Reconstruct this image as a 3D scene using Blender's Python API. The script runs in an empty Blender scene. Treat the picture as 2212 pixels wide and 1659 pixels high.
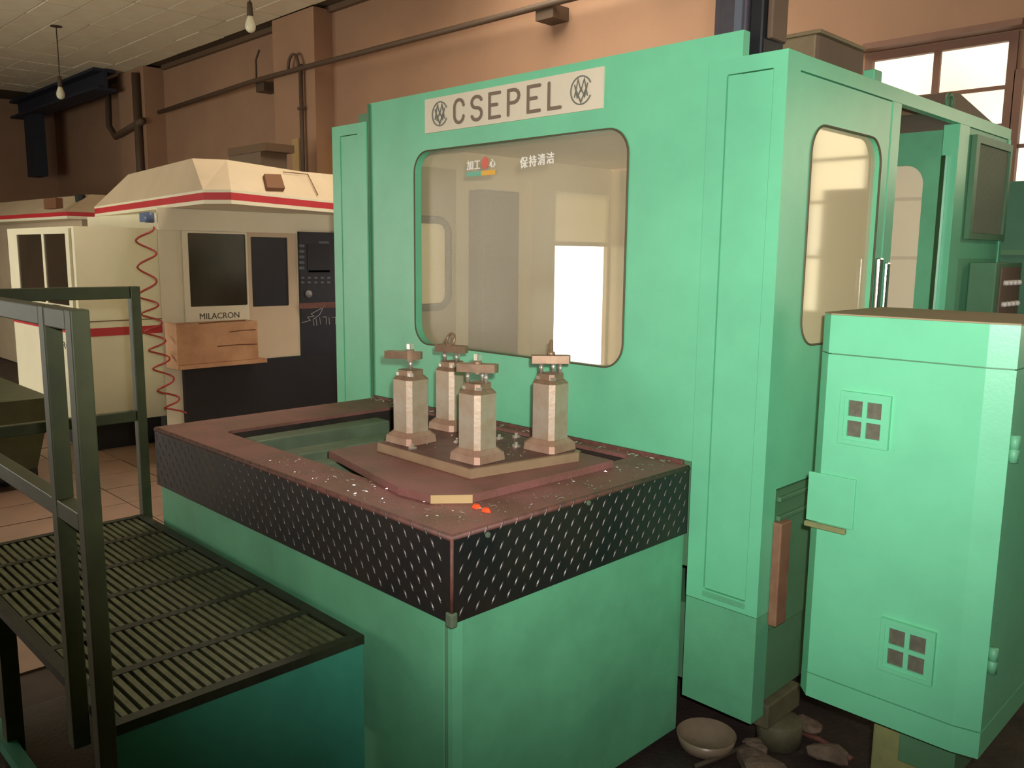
import bpy, bmesh, math, random
from mathutils import Vector, Matrix

random.seed(7)
S = bpy.context.scene
C = S.collection

# ------------------------------------------------------------------ camera
IW, IH, FPX = 2212, 1659, 1840.66
CAM = Vector((1.468, -2.2819, 1.60))
YAW, PITCH, ROLL = 0.7877, 0.1516, 0.0106
_f = Vector((-math.sin(YAW) * math.cos(PITCH), math.cos(YAW) * math.cos(PITCH), -math.sin(PITCH)))
_r = Vector((math.cos(YAW), math.sin(YAW), 0))
_u = _r.cross(_f)
_R = math.cos(ROLL) * _r + math.sin(ROLL) * _u
_U = -math.sin(ROLL) * _r + math.cos(ROLL) * _u
cam_data = bpy.data.cameras.new('camera')
cam_data.sensor_fit = 'HORIZONTAL'
cam_data.sensor_width = 36.0
cam_data.lens = 36.0 * FPX / IW
cam_data.clip_start = 0.02
cam_data.clip_end = 200
cam = bpy.data.objects.new('camera', cam_data)
C.objects.link(cam)
m = Matrix((( _R.x, _U.x, -_f.x, CAM.x), (_R.y, _U.y, -_f.y, CAM.y), (_R.z, _U.z, -_f.z, CAM.z), (0, 0, 0, 1)))
cam.matrix_world = m
S.camera = cam

# ------------------------------------------------------------------ world, lights, exposure
S.view_settings.view_transform = 'Standard'
S.view_settings.look = 'None'
S.view_settings.gamma = 1.0
S.view_settings.use_curve_mapping = False
S.view_settings.exposure = 0.0
wd = bpy.data.worlds.new('daylight_hall'); S.world = wd; wd.use_nodes = True
bg = wd.node_tree.nodes['Background']
bg.inputs[0].default_value = (1.0, 0.93, 0.82, 1)
bg.inputs[1].default_value = 0.3

def light(name, kind, loc, target, energy, color=(1, 1, 1), **kw):
    d = bpy.data.lights.new(name, kind); d.energy = energy; d.color = color
    for k, v in kw.items(): setattr(d, k, v)
    o = bpy.data.objects.new(name, d); C.objects.link(o)
    o.location = loc
    o.rotation_euler = (Vector(target) - Vector(loc)).to_track_quat('-Z', 'Y').to_euler()
    return o
# the camera's own flash gun
light('camera_flash', 'SPOT', CAM + 0.05 * _R + 0.07 * _U - 0.02 * _f, (-.08, 0.0, 2.0), 345, (1.0, 0.99, 0.96),
      spot_size=math.radians(104), spot_blend=1.0, shadow_soft_size=0.02)

# ------------------------------------------------------------------ helpers
def P(px, py, ax, v):
    """the scene point that the photograph's pixel shows on the plane ax = v"""
    d = _R * ((px - IW / 2) / FPX) - _U * ((py - IH / 2) / FPX) + _f
    i = 'xyz'.index(ax)
    return CAM + d * ((v - CAM[i]) / d[i])

def lin(c):
    return tuple((x / 12.92 if x <= 0.04045 else ((x + 0.055) / 1.055) ** 2.4) for x in [k / 255 for k in c])

MATS = {}
def mat(name, rgb, rough=0.5, metal=0.0, var=0.0, vscale=3.0, rgb2=None, bump=0.0, bscale=80.0, spec=0.5, coat=0.0, thr=None):
    m = bpy.data.materials.new(name); m.use_nodes = True
    nt = m.node_tree; b = nt.nodes['Principled BSDF']
    col = lin(rgb) + (1,)
    b.inputs['Base Color'].default_value = col
    b.inputs['Roughness'].default_value = rough
    b.inputs['Metallic'].default_value = metal
    b.inputs['Specular IOR Level'].default_value = spec
    b.inputs['Coat Weight'].default_value = coat
    tc = nt.nodes.new('ShaderNodeTexCoord')
    if var > 0 or rgb2:
        n = nt.nodes.new('ShaderNodeTexNoise'); n.inputs['Scale'].default_value = vscale; n.inputs['Detail'].default_value = 6
        n.inputs['Roughness'].default_value = 0.62
        nt.links.new(tc.outputs['Object'], n.inputs['Vector'])
        r = nt.nodes.new('ShaderNodeValToRGB')
        lo, hi = thr or (0.32, 0.68)
        r.color_ramp.elements[0].position = lo; r.color_ramp.elements[1].position = hi
        c2 = lin(rgb2) if rgb2 else tuple(x * (1 - var) for x in col[:3])
        c1 = col[:3] if rgb2 else tuple(min(1, x * (1 + var)) for x in col[:3])
        r.color_ramp.elements[0].color = c1 + (1,); r.color_ramp.elements[1].color = tuple(c2) + (1,)
        nt.links.new(n.outputs['Fac'], r.inputs['Fac'])
        nt.links.new(r.outputs['Color'], b.inputs['Base Color'])
    if bump > 0:
        n2 = nt.nodes.new('ShaderNodeTexNoise'); n2.inputs['Scale'].default_value = bscale; n2.inputs['Detail'].default_value = 3
        nt.links.new(tc.outputs['Object'], n2.inputs['Vector'])
        bp = nt.nodes.new('ShaderNodeBump'); bp.inputs['Strength'].default_value = bump; bp.inputs['Distance'].default_value = 0.01
        nt.links.new(n2.outputs['Fac'], bp.inputs['Height']); nt.links.new(bp.outputs['Normal'], b.inputs['Normal'])
    MATS[name] = m
    return m

def emis(name, rgb, strength, rgb2=None, vscale=1.5):
    m = bpy.data.materials.new(name); m.use_nodes = True
    nt = m.node_tree; nt.nodes.remove(nt.nodes['Principled BSDF'])
    e = nt.nodes.new('ShaderNodeEmission'); e.inputs[1].default_value = strength
    e.inputs[0].default_value = lin(rgb) + (1,)
    nt.links.new(e.outputs[0], nt.nodes['Material Output'].inputs[0])
    if rgb2:
        tc = nt.nodes.new('ShaderNodeTexCoord'); n = nt.nodes.new('ShaderNodeTexNoise'); n.inputs['Scale'].default_value = vscale
        nt.links.new(tc.outputs['Object'], n.inputs['Vector'])
        r = nt.nodes.new('ShaderNodeValToRGB'); r.color_ramp.elements[0].position = .35; r.color_ramp.elements[1].position = .65
        r.color_ramp.elements[0].color = lin(rgb) + (1,); r.color_ramp.elements[1].color = lin(rgb2) + (1,)
        nt.links.new(n.outputs['Fac'], r.inputs['Fac']); nt.links.new(r.outputs['Color'], e.inputs[0])
    MATS[name] = m
    return m

def pane_mat(name, rgb, clear, rough, glow=0.0):
    """cloudy acrylic: partly clear, partly scattering, with a glossy face"""
    m = bpy.data.materials.new(name); m.use_nodes = True
    nt = m.node_tree; b = nt.nodes['Principled BSDF']
    b.inputs['Base Color'].default_value = lin(rgb) + (1,); b.inputs['Roughness'].default_value = rough
    b.inputs['Specular IOR Level'].default_value = 0.5
    t = nt.nodes.new('ShaderNodeBsdfTransparent'); t.inputs[0].default_value = (1, 0.97, 0.9, 1)
    mx = nt.nodes.new('ShaderNodeMixShader'); mx.inputs[0].default_value = clear
    src = b.outputs[0]
    if glow:  # frosted sheet: passes scattered light
        tl = nt.nodes.new('ShaderNodeBsdfTranslucent'); tl.inputs[0].default_value = lin(rgb) + (1,)
        m2 = nt.nodes.new('ShaderNodeMixShader'); m2.inputs[0].default_value = glow
        nt.links.new(b.outputs[0], m2.inputs[1]); nt.links.new(tl.outputs[0], m2.inputs[2]); src = m2.outputs[0]
    nt.links.new(src, mx.inputs[1]); nt.links.new(t.outputs[0], mx.inputs[2])
    nt.links.new(mx.outputs[0], nt.nodes['Material Output'].inputs[0])
    MATS[name] = m
    return m

class MB:
    """collects shapes in scene coordinates; build() links them as ONE mesh object"""
    def __init__(s): s.v = []; s.f = []
    def add(s, vs, fs):
        o = len(s.v); s.v += [tuple(v) for v in vs]; s.f += [tuple(i + o for i in f) for f in fs]; return s
    def box(s, x0, x1, y0, y1, z0, z1, bev=0.0):
        if x1 < x0: x0, x1 = x1, x0
        if y1 < y0: y0, y1 = y1, y0
        if z1 < z0: z0, z1 = z1, z0
        if bev > 0:
            bm = bmesh.new(); bmesh.ops.create_cube(bm, size=1)
            for v in bm.verts:
                v.co = Vector(((x0 + x1) / 2 + v.co.x * (x1 - x0), (y0 + y1) / 2 + v.co.y * (y1 - y0), (z0 + z1) / 2 + v.co.z * (z1 - z0)))
            bmesh.ops.bevel(bm, geom=list(bm.edges), offset=min(bev, .45 * min(x1 - x0, y1 - y0, z1 - z0)), segments=2, affect='EDGES', profile=0.5)
            bm.verts.ensure_lookup_table(); bm.faces.ensure_lookup_table()
            s.add([v.co for v in bm.verts], [[v.index for v in f.verts] for f in bm.faces]); bm.free(); return s
        return s.add([(x0, y0, z0), (x1, y0, z0), (x1, y1, z0), (x0, y1, z0), (x0, y0, z1), (x1, y0, z1), (x1, y1, z1), (x0, y1, z1)],
                     [(0, 3, 2, 1), (4, 5, 6, 7), (0, 1, 5, 4), (1, 2, 6, 5), (2, 3, 7, 6), (3, 0, 4, 7)])
    def prism(s, poly, z0, z1, poly2=None, fn=None):
        """poly: counter-clockwise plan outline lifted from z0 to z1 (optionally to another outline)"""
        n = len(poly); q = poly2 or poly
        vs = [(x, y, z0) for x, y in poly] + [(x, y, z1) for x, y in q]
        if fn: vs = [fn(*v) for v in vs]
        fs = [tuple(range(n))[::-1], tuple(range(n, 2 * n))] + [(i, (i + 1) % n, n + (i + 1) % n, n + i) for i in range(n)]
        return s.add(vs, fs)
    def tube(s, path, r, n=8, closed=False):
        path = [Vector(p) for p in path]; k = len(path); rings = []
        up = None
        for i, p in enumerate(path):
            if closed: t = path[(i + 1) % k] - path[i - 1]
            else: t = path[min(i + 1, k - 1)] - path[max(i - 1, 0)]
            t = t.normalized() if t.length > 1e-9 else Vector((0, 0, 1))
            if up is None:
                up = Vector((0, 0, 1)) if abs(t.z) < .9 else Vector((1, 0, 0))
            a = t.cross(up).normalized(); up = a.cross(t).normalized()
            rr = r[i] if isinstance(r, (list, tuple)) else r
            rings.append([p + rr * (math.cos(2 * math.pi * j / n) * a + math.sin(2 * math.pi * j / n) * up) for j in range(n)])
        vs = [v for ring in rings for v in ring]; fs = []
        for i in range(k if closed else k - 1):
            for j in range(n):
                fs.append((i * n + j, i * n + (j + 1) % n, ((i + 1) % k) * n + (j + 1) % n, ((i + 1) % k) * n + j))
        if not closed:
            fs.append(tuple(range(n))[::-1]); fs.append(tuple((k - 1) * n + j for j in range(n)))
        return s.add(vs, fs)
    def lathe(s, prof, c, n=20):
        """prof: (radius, z) pairs turned about the vertical through c"""
        vs = [(c[0] + r * math.cos(2 * math.pi * j / n), c[1] + r * math.sin(2 * math.pi * j / n), c[2] + z) for r, z in prof for j in range(n)]
        fs = [(i * n + j, i * n + (j + 1) % n, (i + 1) * n + (j + 1) % n, (i + 1) * n + j) for i in range(len(prof) - 1) for j in range(n)]
        if prof[0][0] > 1e-6: fs.append(tuple(range(n))[::-1])
        if prof[-1][0] > 1e-6: fs.append(tuple((len(prof) - 1) * n + j for j in range(n)))
        return s.add(vs, fs)
    def lathe_x(s, prof, c, n=12):
        t = MB().lathe(prof, (0, 0, 0), n)
        return s.add([(c[0] + v[2], c[1] + v[0], c[2] + v[1]) for v in t.v], t.f)
    def holed(s, a0, a1, b0, b1, h, r, t0, t1, plane='xz', k=8):
        """flat plate a0..a1 by b0..b1 with a rounded hole h = (ha0, ha1, hb0, hb1), thickness t0..t1 along the third axis"""
        inner = rrect(h[0], h[1], h[2], h[3], r, k); corners = [(a1, b1), (a0, b1), (a0, b0), (a1, b0)]
        def to3(a, b, t):
            return (a, t, b) if plane == 'xz' else ((t, a, b) if plane == 'yz' else (a, b, t))
        n = len(inner)
        vs = []
        for t in (t0, t1): vs += [to3(a, b, t) for a, b in inner] + [to3(a, b, t) for a, b in corners]
        L = n + 4; fs = []
        for side in (0, 1):
            o = side * L
            for c in range(4):
                for i in range(k):
                    q = c * (k + 1) + i
                    fs.append((o + q, o + q + 1, o + n + c))
                e = c * (k + 1) + k; nx = ((c + 1) % 4) * (k + 1)
                fs.append((o + e, o + nx, o + n + (c + 1) % 4, o + n + c))
        for i in range(n): fs.append((i, (i + 1) % n, L + (i + 1) % n, L + i))
        for c in range(4): fs.append((n + c, n + (c + 1) % 4, L + n + (c + 1) % 4, L + n + c))
        return s.add(vs, fs)
    def build(s, name, material, parent=None, smooth=False):
        off = Vector((0, 0, 0)); p = parent
        while p is not None: off += p.location; p = p.parent
        me = bpy.data.meshes.new(name)
        me.from_pydata([(v[0] - off.x, v[1] - off.y, v[2] - off.z) for v in s.v], [], s.f)
        bm = bmesh.new(); bm.from_mesh(me); bmesh.ops.recalc_face_normals(bm, faces=bm.faces); bm.to_mesh(me); bm.free()
        if smooth:
            for p in me.polygons: p.use_smooth = True
        me.materials.append(MATS[material] if isinstance(material, str) else material)
        o = bpy.data.objects.new(name, me); C.objects.link(o)
        if parent: o.parent = parent
        return o

def rrect(a0, a1, b0, b1, r, k=8):
    pts = []
    for (ca, cb, s) in ((a1 - r, b1 - r, 0), (a0 + r, b1 - r, 90), (a0 + r, b0 + r, 180), (a1 - r, b0 + r, 270)):
        for i in range(k + 1):
            t = math.radians(s + 90 * i / k); pts.append((ca + r * math.cos(t), cb + r * math.sin(t)))
    return pts

def box(*a, bev=0.0): return MB().box(*a, bev=bev)

def thing(name, label, cat, loc, group=None):
    o = bpy.data.objects.new(name, None); C.objects.link(o); o.location = loc; o.empty_display_size = .1
    return tag(o, label, cat, group)
def tag(o, label, cat, group=None):
    o['label'] = label; o['category'] = cat
    if group: o['group'] = group
    return o
def struct(o): o['kind'] = 'structure'; return o
def stuff(o): o['kind'] = 'stuff'; return o

def strokes(mb, paths, fn, w, t=0.002):
    """pen strokes as continuous ribbons with round ends; fn(u, v, depth) -> scene point"""
    for k, path in enumerate(paths):
        path = [q for i, q in enumerate(path) if i == 0 or math.hypot(q[0] - path[i - 1][0], q[1] - path[i - 1][1]) > 1e-5]
        tk = t * (1 + .18 * k); n = len(path); L = []; R = []
        for i, (a, b) in enumerate(path):
            d0 = None if i == 0 else Vector((a - path[i - 1][0], b - path[i - 1][1])).normalized()
            d1 = None if i == n - 1 else Vector((path[i + 1][0] - a, path[i + 1][1] - b)).normalized()
            d = d1 if d0 is None else (d0 if d1 is None else (d0 + d1))
            if d.length < 1e-6: d = d0
            d = d.normalized(); nn = Vector((-d.y, d.x))
            c = 1.0 if d0 is None or d1 is None else max(.45, nn.dot(Vector((-d0.y, d0.x))))
            L.append((a + nn.x * w / 2 / c, b + nn.y * w / 2 / c)); R.append((a - nn.x * w / 2 / c, b - nn.y * w / 2 / c))
            if i == 0: c0 = [(a + w / 2 * (nn.x * math.cos(q) - d.x * math.sin(q)), b + w / 2 * (nn.y * math.cos(q) - d.y * math.sin(q))) for q in [math.pi * m / 6 for m in range(1, 6)]]
            if i == n - 1: c1 = [(a + w / 2 * (-nn.x * math.cos(q) + d.x * math.sin(q)), b + w / 2 * (-nn.y * math.cos(q) + d.y * math.sin(q))) for q in [math.pi * m / 6 for m in range(1, 6)]]
        pts = L + R + c0 + c1; N = len(pts)
        vs = [fn(x, y, tk) for x, y in pts] + [fn(x, y, 0) for x, y in pts]
        fs = [(i, i + 1, n + i + 1, n + i) for i in range(n - 1)]
        e0 = [0] + [2 * n + m for m in range(5)] + [n]; e1 = [2 * n - 1] + [2 * n + 5 + m for m in range(5)] + [n - 1]
        fs += [tuple(e0), tuple(e1)]
        rim = list(range(n)) + e1[1:-1][::-1] + list(range(2 * n - 1, n - 1, -1)) + e0[1:-1][::-1]
        fs += [(rim[m], rim[(m + 1) % len(rim)], N + rim[(m + 1) % len(rim)], N + rim[m]) for m in range(len(rim))]
        mb.add(vs, fs)
    return mb

def arc(cx, cy, rx, ry, a0, a1, n=10):
    return [(cx + rx * math.cos(math.radians(a0 + (a1 - a0) * i / n)), cy + ry * math.sin(math.radians(a0 + (a1 - a0) * i / n))) for i in range(n + 1)]

def text_mesh(body, fn, width, height, thick=0.0015):
    """built-in font outlines laid into a plane: fn(u, v, depth) with u in 0..width and v in 0..height"""
    cu = bpy.data.curves.new('text', 'FONT'); cu.body = body; cu.extrude = 0.5; cu.resolution_u = 3
    o = bpy.data.objects.new('text', cu); C.objects.link(o)
    dg = bpy.context.evaluated_depsgraph_get(); me = o.evaluated_get(dg).to_mesh()
    vs = [v.co.copy() for v in me.vertices]; fs = [tuple(p.vertices) for p in me.polygons]
    o.evaluated_get(dg).to_mesh_clear(); bpy.data.objects.remove(o); bpy.data.curves.remove(cu)
    mb = MB()
    if not vs: return mb
    x0 = min(v.x for v in vs); x1 = max(v.x for v in vs); y0 = min(v.y for v in vs); y1 = max(v.y for v in vs)
    mb.add([fn((v.x - x0) / (x1 - x0) * width, (v.y - y0) / (y1 - y0) * height, (v.z + .5) * thick) for v in vs], fs)
    return mb

# ------------------------------------------------------------------ materials
GREEN = (112, 198, 152)
mat('green_paint', GREEN, .38, var=.10, vscale=2.2, bump=.03, bscale=120)
mat('green_paint_dull', (100, 172, 130), .5, var=.16, vscale=3.0, bump=.04, bscale=90)
mat('green_dark', (84, 128, 92), .55, var=.15, vscale=3)
mat('teal_panel', (62, 140, 116), .5, var=.2, vscale=2.5)
mat('rail_green', (70, 74, 46), .5, var=.2, vscale=8)
mat('grate_bar', (104, 108, 74), .5, metal=.2, rgb2=(74, 78, 52), vscale=26, bump=.15, bscale=160)
mat('grate_dark', (46, 48, 32), .55, metal=.3, var=.35, vscale=14, bump=.1, bscale=200)
mat('interior_tan', (196, 178, 140), .6, var=.06)
mat('cream_inside', (246, 230, 198), .6, var=.06)
mat('interior_grey', (124, 108, 100), .6, var=.12)
mat('name_plate_cream', (226, 212, 186), .45, var=.04)
mat('letter_brown', (126, 106, 88), .6)
mat('emblem_grey', (112, 112, 100), .6)
mat('gasket', (92, 84, 60), .7)
mat('black_plate', (34, 34, 36), .42, metal=.35, rgb2=(52, 44, 38), vscale=6, bump=.06, bscale=160)
mat('lug_steel', (84, 78, 74), .4, metal=.5)
mat('rust_deck', (150, 96, 92), .58, rgb2=(118, 84, 66), vscale=7, bump=.25, bscale=140, metal=.15)
mat('rust_edge', (122, 74, 64), .6, rgb2=(84, 58, 48), vscale=30)
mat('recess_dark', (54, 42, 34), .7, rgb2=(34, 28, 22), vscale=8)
mat('recess_green', (98, 112, 88), .55, var=.2, vscale=8)
mat('pallet_steel', (178, 148, 116), .45, metal=.35, rgb2=(160, 130, 104), vscale=9, bump=.08)
mat('pallet_top', (122, 86, 80), .5, metal=.3, rgb2=(98, 66, 58), vscale=14, bump=.3, bscale=220)
mat('tower_steel', (192, 178, 160), .42, metal=.4, rgb2=(176, 146, 116), vscale=11, bump=.05)
mat('tower_base', (180, 150, 126), .5, metal=.3, rgb2=(160, 120, 100), vscale=20)
mat('clamp_steel', (166, 136, 110), .45, metal=.5, rgb2=(140, 112, 90), vscale=24)
mat('bolt_bright', (232, 222, 206), .25, metal=.8)
mat('swarf', (214, 206, 200), .25, metal=.9)
mat('orange_rag', (255, 84, 30), .8)
mat('brass_yellow', (188, 158, 108), .5, metal=.2)
mat('chrome', (226, 228, 226), .12, metal=1.0)
mat('dusty_top', (150, 140, 104), .8, rgb2=(166, 140, 110), vscale=6)
mat('vent_dark', (96, 94, 78), .8, var=.2, vscale=60)
mat('mesh_grille', (112, 116, 92), .6, metal=.4)
mat('rust_strip', (150, 112, 84), .6, rgb2=(128, 84, 66), vscale=12)
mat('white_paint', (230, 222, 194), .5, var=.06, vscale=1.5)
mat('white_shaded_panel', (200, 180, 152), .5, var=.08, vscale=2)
mat('red_stripe', (190, 44, 52), .5, var=.08)
mat('dark_window', (44, 44, 34), .15, rgb2=(66, 54, 44), vscale=1.6)
mat('black_base', (26, 26, 30), .5, var=.2)
mat('panel_black', (36, 38, 46), .35, var=.15, vscale=9)
mat('panel_grey', (92, 96, 104), .4)
mat('print_grey', (150, 148, 150), .6)
mat('print_dark', (74, 62, 48), .6)
mat('wood', (196, 152, 112), .7, rgb2=(164, 118, 84), vscale=4, bump=.1, bscale=60)
mat('wood_crack', (110, 72, 44), .8)
mat('hose_red', (168, 58, 52), .4)
mat('device_blue', (92, 108, 142), .4)
mat('wall_plaster', (164, 128, 102), .85, rgb2=(148, 115, 92), vscale=1.2, bump=.08, bscale=40, thr=(.3, .75))
mat('wall_dark_band', (104, 82, 62), .8)
mat('pipe_dark', (84, 66, 52), .6)
mat('window_frame_paint', (126, 90, 74), .6, var=.1)
mat('ceiling_tile', (240, 234, 204), .85, rgb2=(230, 212, 186), vscale=1.1, thr=(.3, .7))
mat('ceiling_joint', (86, 70, 52), .9)
mat('floor_tile_red', (152, 118, 102), .6, rgb2=(132, 108, 90), vscale=3, bump=.05)
mat('floor_joint', (74, 58, 46), .9, rgb2=(54, 42, 34), vscale=5)
mat('oily_floor', (64, 50, 44), .6, rgb2=(40, 32, 30), vscale=6, bump=.4, bscale=60)
mat('beam_blue', (38, 42, 56), .7)
mat('bulb_glass', (214, 214, 190), .15)
mat('cord_dark', (70, 56, 42), .7)
mat('motor_black', (62, 60, 64), .5, rgb2=(82, 70, 76), vscale=6)
mat('tank_olive', (142, 128, 92), .7, rgb2=(120, 100, 74), vscale=4)
mat('tank_brown', (104, 82, 64), .7, var=.15)
mat('foot_iron', (92, 88, 64), .7, var=.25, vscale=14)
mat('stone', (126, 106, 88), .9, rgb2=(92, 74, 62), vscale=14, bump=.6, bscale=60)
mat('bowl_enamel', (140, 122, 100), .35, var=.2, vscale=9)
mat('pedestal', (150, 150, 92), .7, rgb2=(110, 116, 80), vscale=8)
mat('teal_machine', (70, 118, 92), .5, var=.12)
mat('lamp_knob', (235, 226, 212), .3)
mat('knob_panel', (120, 94, 80), .6)
mat('grey_box', (110, 92, 74), .7)
emis('sky_pane', (255, 240, 196), 1.5, rgb2=(255, 250, 226))
emis('sky_pane_boosted', (255, 236, 190), 7.0, rgb2=(255, 250, 226))  # glow raised on unseen windows to strengthen their reflection in the side door
emis('added_skylight_pane', (255, 244, 222), 8.6)
emis('front_pane', (250, 247, 230), 8.4)
emis('sky_pane_warm', (236, 190, 96), .62)
emis('sky_pane_bright', (255, 255, 255), 3.2)
pane_mat('acrylic_front', (228, 216, 190), .80, .16)
pane_mat('acrylic_side', (246, 230, 190), .34, .06)
pane_mat('acrylic_inner', (232, 214, 186), .25, .25)
pane_mat('acrylic_left', (255, 250, 228), .08, .3, .45)
pane_mat('clear_glass', (226, 228, 220), .8, .05)

# ================================================================== THE ROOM
HC, WY = 4.315, 3.4
floor = struct(box(-17, 6, -5, WY + .2, -.12, -.012).build('floor', 'floor_joint'))
SKX0, SKX1, SKY0, SKY1 = -4.25, -1.9, .6, 3.0
ceiling = struct(MB().holed(-17, 6, -5.2, WY + .2, (SKX0, SKX1, SKY0, SKY1), .02, HC + .02, HC + .15, plane='xy', k=1).build('ceiling', 'ceiling_joint'))
wins = [(-1.0, -.155, 1.2, 2.875, 'window_1'), (-.12, .70, 1.2, 2.66, 'window_2'), (1.0, 1.85, 1.2, 2.66, 'window_3'),
        (2.2, 3.05, 1.2, 2.66, 'window_4'), (-3.76, -2.98, .62, 1.86, 'window_5'), (-7.30, -6.5, 2.0, 2.845, 'window_6'),
        (-8.775, -8.52, 2.62, 2.88, 'window_7')]
def wall_with_openings(x0, x1, z0, z1, holes, y0, y1):
    mb = MB(); xs = sorted(set([x0, x1] + [h[0] for h in holes] + [h[1] for h in holes]))
    for a, b in zip(xs[:-1], xs[1:]):
        cuts = sorted([(h[2], h[3]) for h in holes if h[0] <= a + 1e-6 and h[1] >= b - 1e-6])
        z = z0
        for c, d in cuts:
            mb.box(a, b, y0, y1, z, c); z = d
        mb.box(a, b, y0, y1, z, z1)
    return mb
struct(wall_with_openings(-17, 6, 0, HC + .02, wins, WY, WY + .2).build('wall_back', 'wall_plaster'))
struct(box(-17, -16.8, -5, WY, 0, HC + .02).build('wall_left', 'wall_plaster'))
struct(box(5.8, 6, -5, WY, 0, HC + .02).build('wall_right', 'wall_plaster'))
fw = [(-10.4 + i * 1.15, -9.4 + i * 1.15, .5, 2.7, 'window_%d' % (9 + i)) for i in range(5)]  # unseen windows behind the camera, added to light the ceiling and far left
struct(wall_with_openings(-17, 6, 0, HC + .02, fw, -5.2, -5).build('wall_front', 'wall_plaster'))
for x0, x1, z0, z1, nm in fw:
    w = struct(MB().holed(x0, x1, z0, z1, (x0 + .04, x1 - .04, z0 + .04, z1 - .04), .006, -5.12, -5.03, k=2).build(nm, 'window_frame_paint'))
    for a, b in ((z0 + .04, z0 + .98), (z0 + 1.02, z1 - .04)): box(x0 + .04, x1 - .04, -5.1, -5.09, a, b).build('pane', 'front_pane', w)
    box(x0 + .04, x1 - .04, -5.11, -5.04, z0 + .98, z0 + 1.02).build('glazing_bar', 'window_frame_paint', w)

def window(x0, x1, z0, z1, name, pane='sky_pane', cols=2, rows=None, fr=.028):
    w = struct(MB().holed(x0 - .02, x1 + .02, z0 - .02, z1 + .02, (x0 + fr, x1 - fr, z0 + fr, z1 - fr), .006, WY - .02, WY + .05, k=2).build(name, 'window_frame_paint'))
    rows = rows or [z0 + fr, z1 - fr]
    cw = (x1 - x0 - 2 * fr) / cols; bar = .02
    for i in range(1, cols):
        c = x0 + fr + i * cw; box(c - bar, c + bar, WY - .012, WY + .04, z0 + fr, z1 - fr).build('mullion', 'window_frame_paint', w)
    for r in rows[1:-1]:
        for i in range(cols):
            box(x0 + fr + i * cw + (bar if i else 0), x0 + fr + (i + 1) * cw - (bar if i < cols - 1 else 0), WY - .008, WY + .035, r - .011, r + .011).build('glazing_bar', 'window_frame_paint', w)
    for i in range(cols):
        for r0, r1 in zip(rows[:-1], rows[1:]):
            box(x0 + fr + i * cw + .004, x0 + fr + (i + 1) * cw - .004, WY + .012, WY + .02, r0 + .002, r1 - .002).build('pane', pane, w)
    return w
window(*wins[0], rows=[1.228, 1.6, 1.97, 2.375, 2.592, 2.847])
window(*wins[1], rows=[1.228, 1.6, 1.97, 2.25, 2.632])
window(*wins[2], pane='sky_pane_boosted', rows=[1.228, 1.6, 1.97, 2.25, 2.632])
window(*wins[3], pane='sky_pane_boosted', rows=[1.228, 1.6, 1.97, 2.25, 2.632])
window(*wins[4], pane='sky_pane_bright', cols=1)
window(*wins[5], pane='sky_pane_warm', cols=2)
window(*wins[6], cols=1, rows=[2.648, 2.83, 2.852])
# unseen roof light, added to brighten the back wall
rl = struct(MB().holed(SKX0, SKX1, SKY0, SKY1, (SKX0 + .05, SKX1 - .05, SKY0 + .05, SKY1 - .05), .01, HC + .05, HC + .12, plane='xy', k=1).build('window_8', 'window_frame_paint'))
for i in range(5):
    a = SKX0 + .05 + i * (SKX1 - SKX0 - .1) / 5; b = a + (SKX1 - SKX0 - .1) / 5
    box(a + .015, b - .015, SKY0 + .05, SKY1 - .05, HC + .09, HC + .1).build('pane', 'added_skylight_pane', rl)
    if i: box(a - .015, a + .015, SKY0 + .05, SKY1 - .05, HC + .06, HC + .12).build('glazing_bar', 'window_frame_paint', rl)
struct(box(-1.06, -.13, WY - .10, WY - .001, 2.905, 2.94).build('trim_1', 'wall_plaster'))
struct(box(-.99, -.09, WY - .14, WY - .021, 2.90, 2.935).build('trim_2', 'window_frame_paint'))
# pilasters that carry the roof
pl0, pl1 = P(592, 200, 'y', WY - .24).x, P(681, 200, 'y', WY - .24).x
struct(box(pl0, pl1, WY - .24, WY - .001, 0, HC - .02).build('trim_3', 'wall_plaster'))
struct(box(-12.75, -11.75, WY - .30, WY - .001, 0, HC - .02).build('trim_4', 'wall_plaster'))
pl2, pl3 = P(632, 320, 'y', WY - .25).x, P(647, 320, 'y', WY - .25).x
struct(box(pl2, pl3, WY - .26, WY - .241, .6, 2.9).build('trim_5', 'brass_yellow'))
struct(box(-11.68, 6, WY - .06, WY - .001, HC - .05, HC + .01).build('trim_6', 'wall_dark_band'))

# ceiling tiles, each one a piece of the ceiling
tile_me = MB().box(-.338, .338, -.167, .167, -.014, .03).build('tile', 'ceiling_tile', None)
tm = tile_me.data; bpy.data.objects.remove(tile_me)
for i in range(16):
    for j in range(14):
        x = -15.2 + i * .70; y = 1.035 + .353 * (j - 7) + .1765
        if y > WY - .2: continue
        t = bpy.data.objects.new('tile', tm); C.objects.link(t); t.parent = ceiling
        t.location = (x + random.uniform(-.002, .002), y, HC + random.uniform(-.004, .004))
        t.rotation_euler = (random.uniform(-.006, .006), random.uniform(-.004, .004), 0)
ce = MB().holed(-4.3, 6, -5, WY, (SKX0, SKX1, SKY0, SKY1), .02, HC, HC + .019, plane='xy', k=1).add([(-15.6, -5, HC), (-4.3, -5, HC), (-4.3, -1.45, HC), (-15.6, -1.45, HC)], [(0, 1, 2, 3)]).build('plain_ceiling_sheet', 'ceiling_tile', ceiling)
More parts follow.
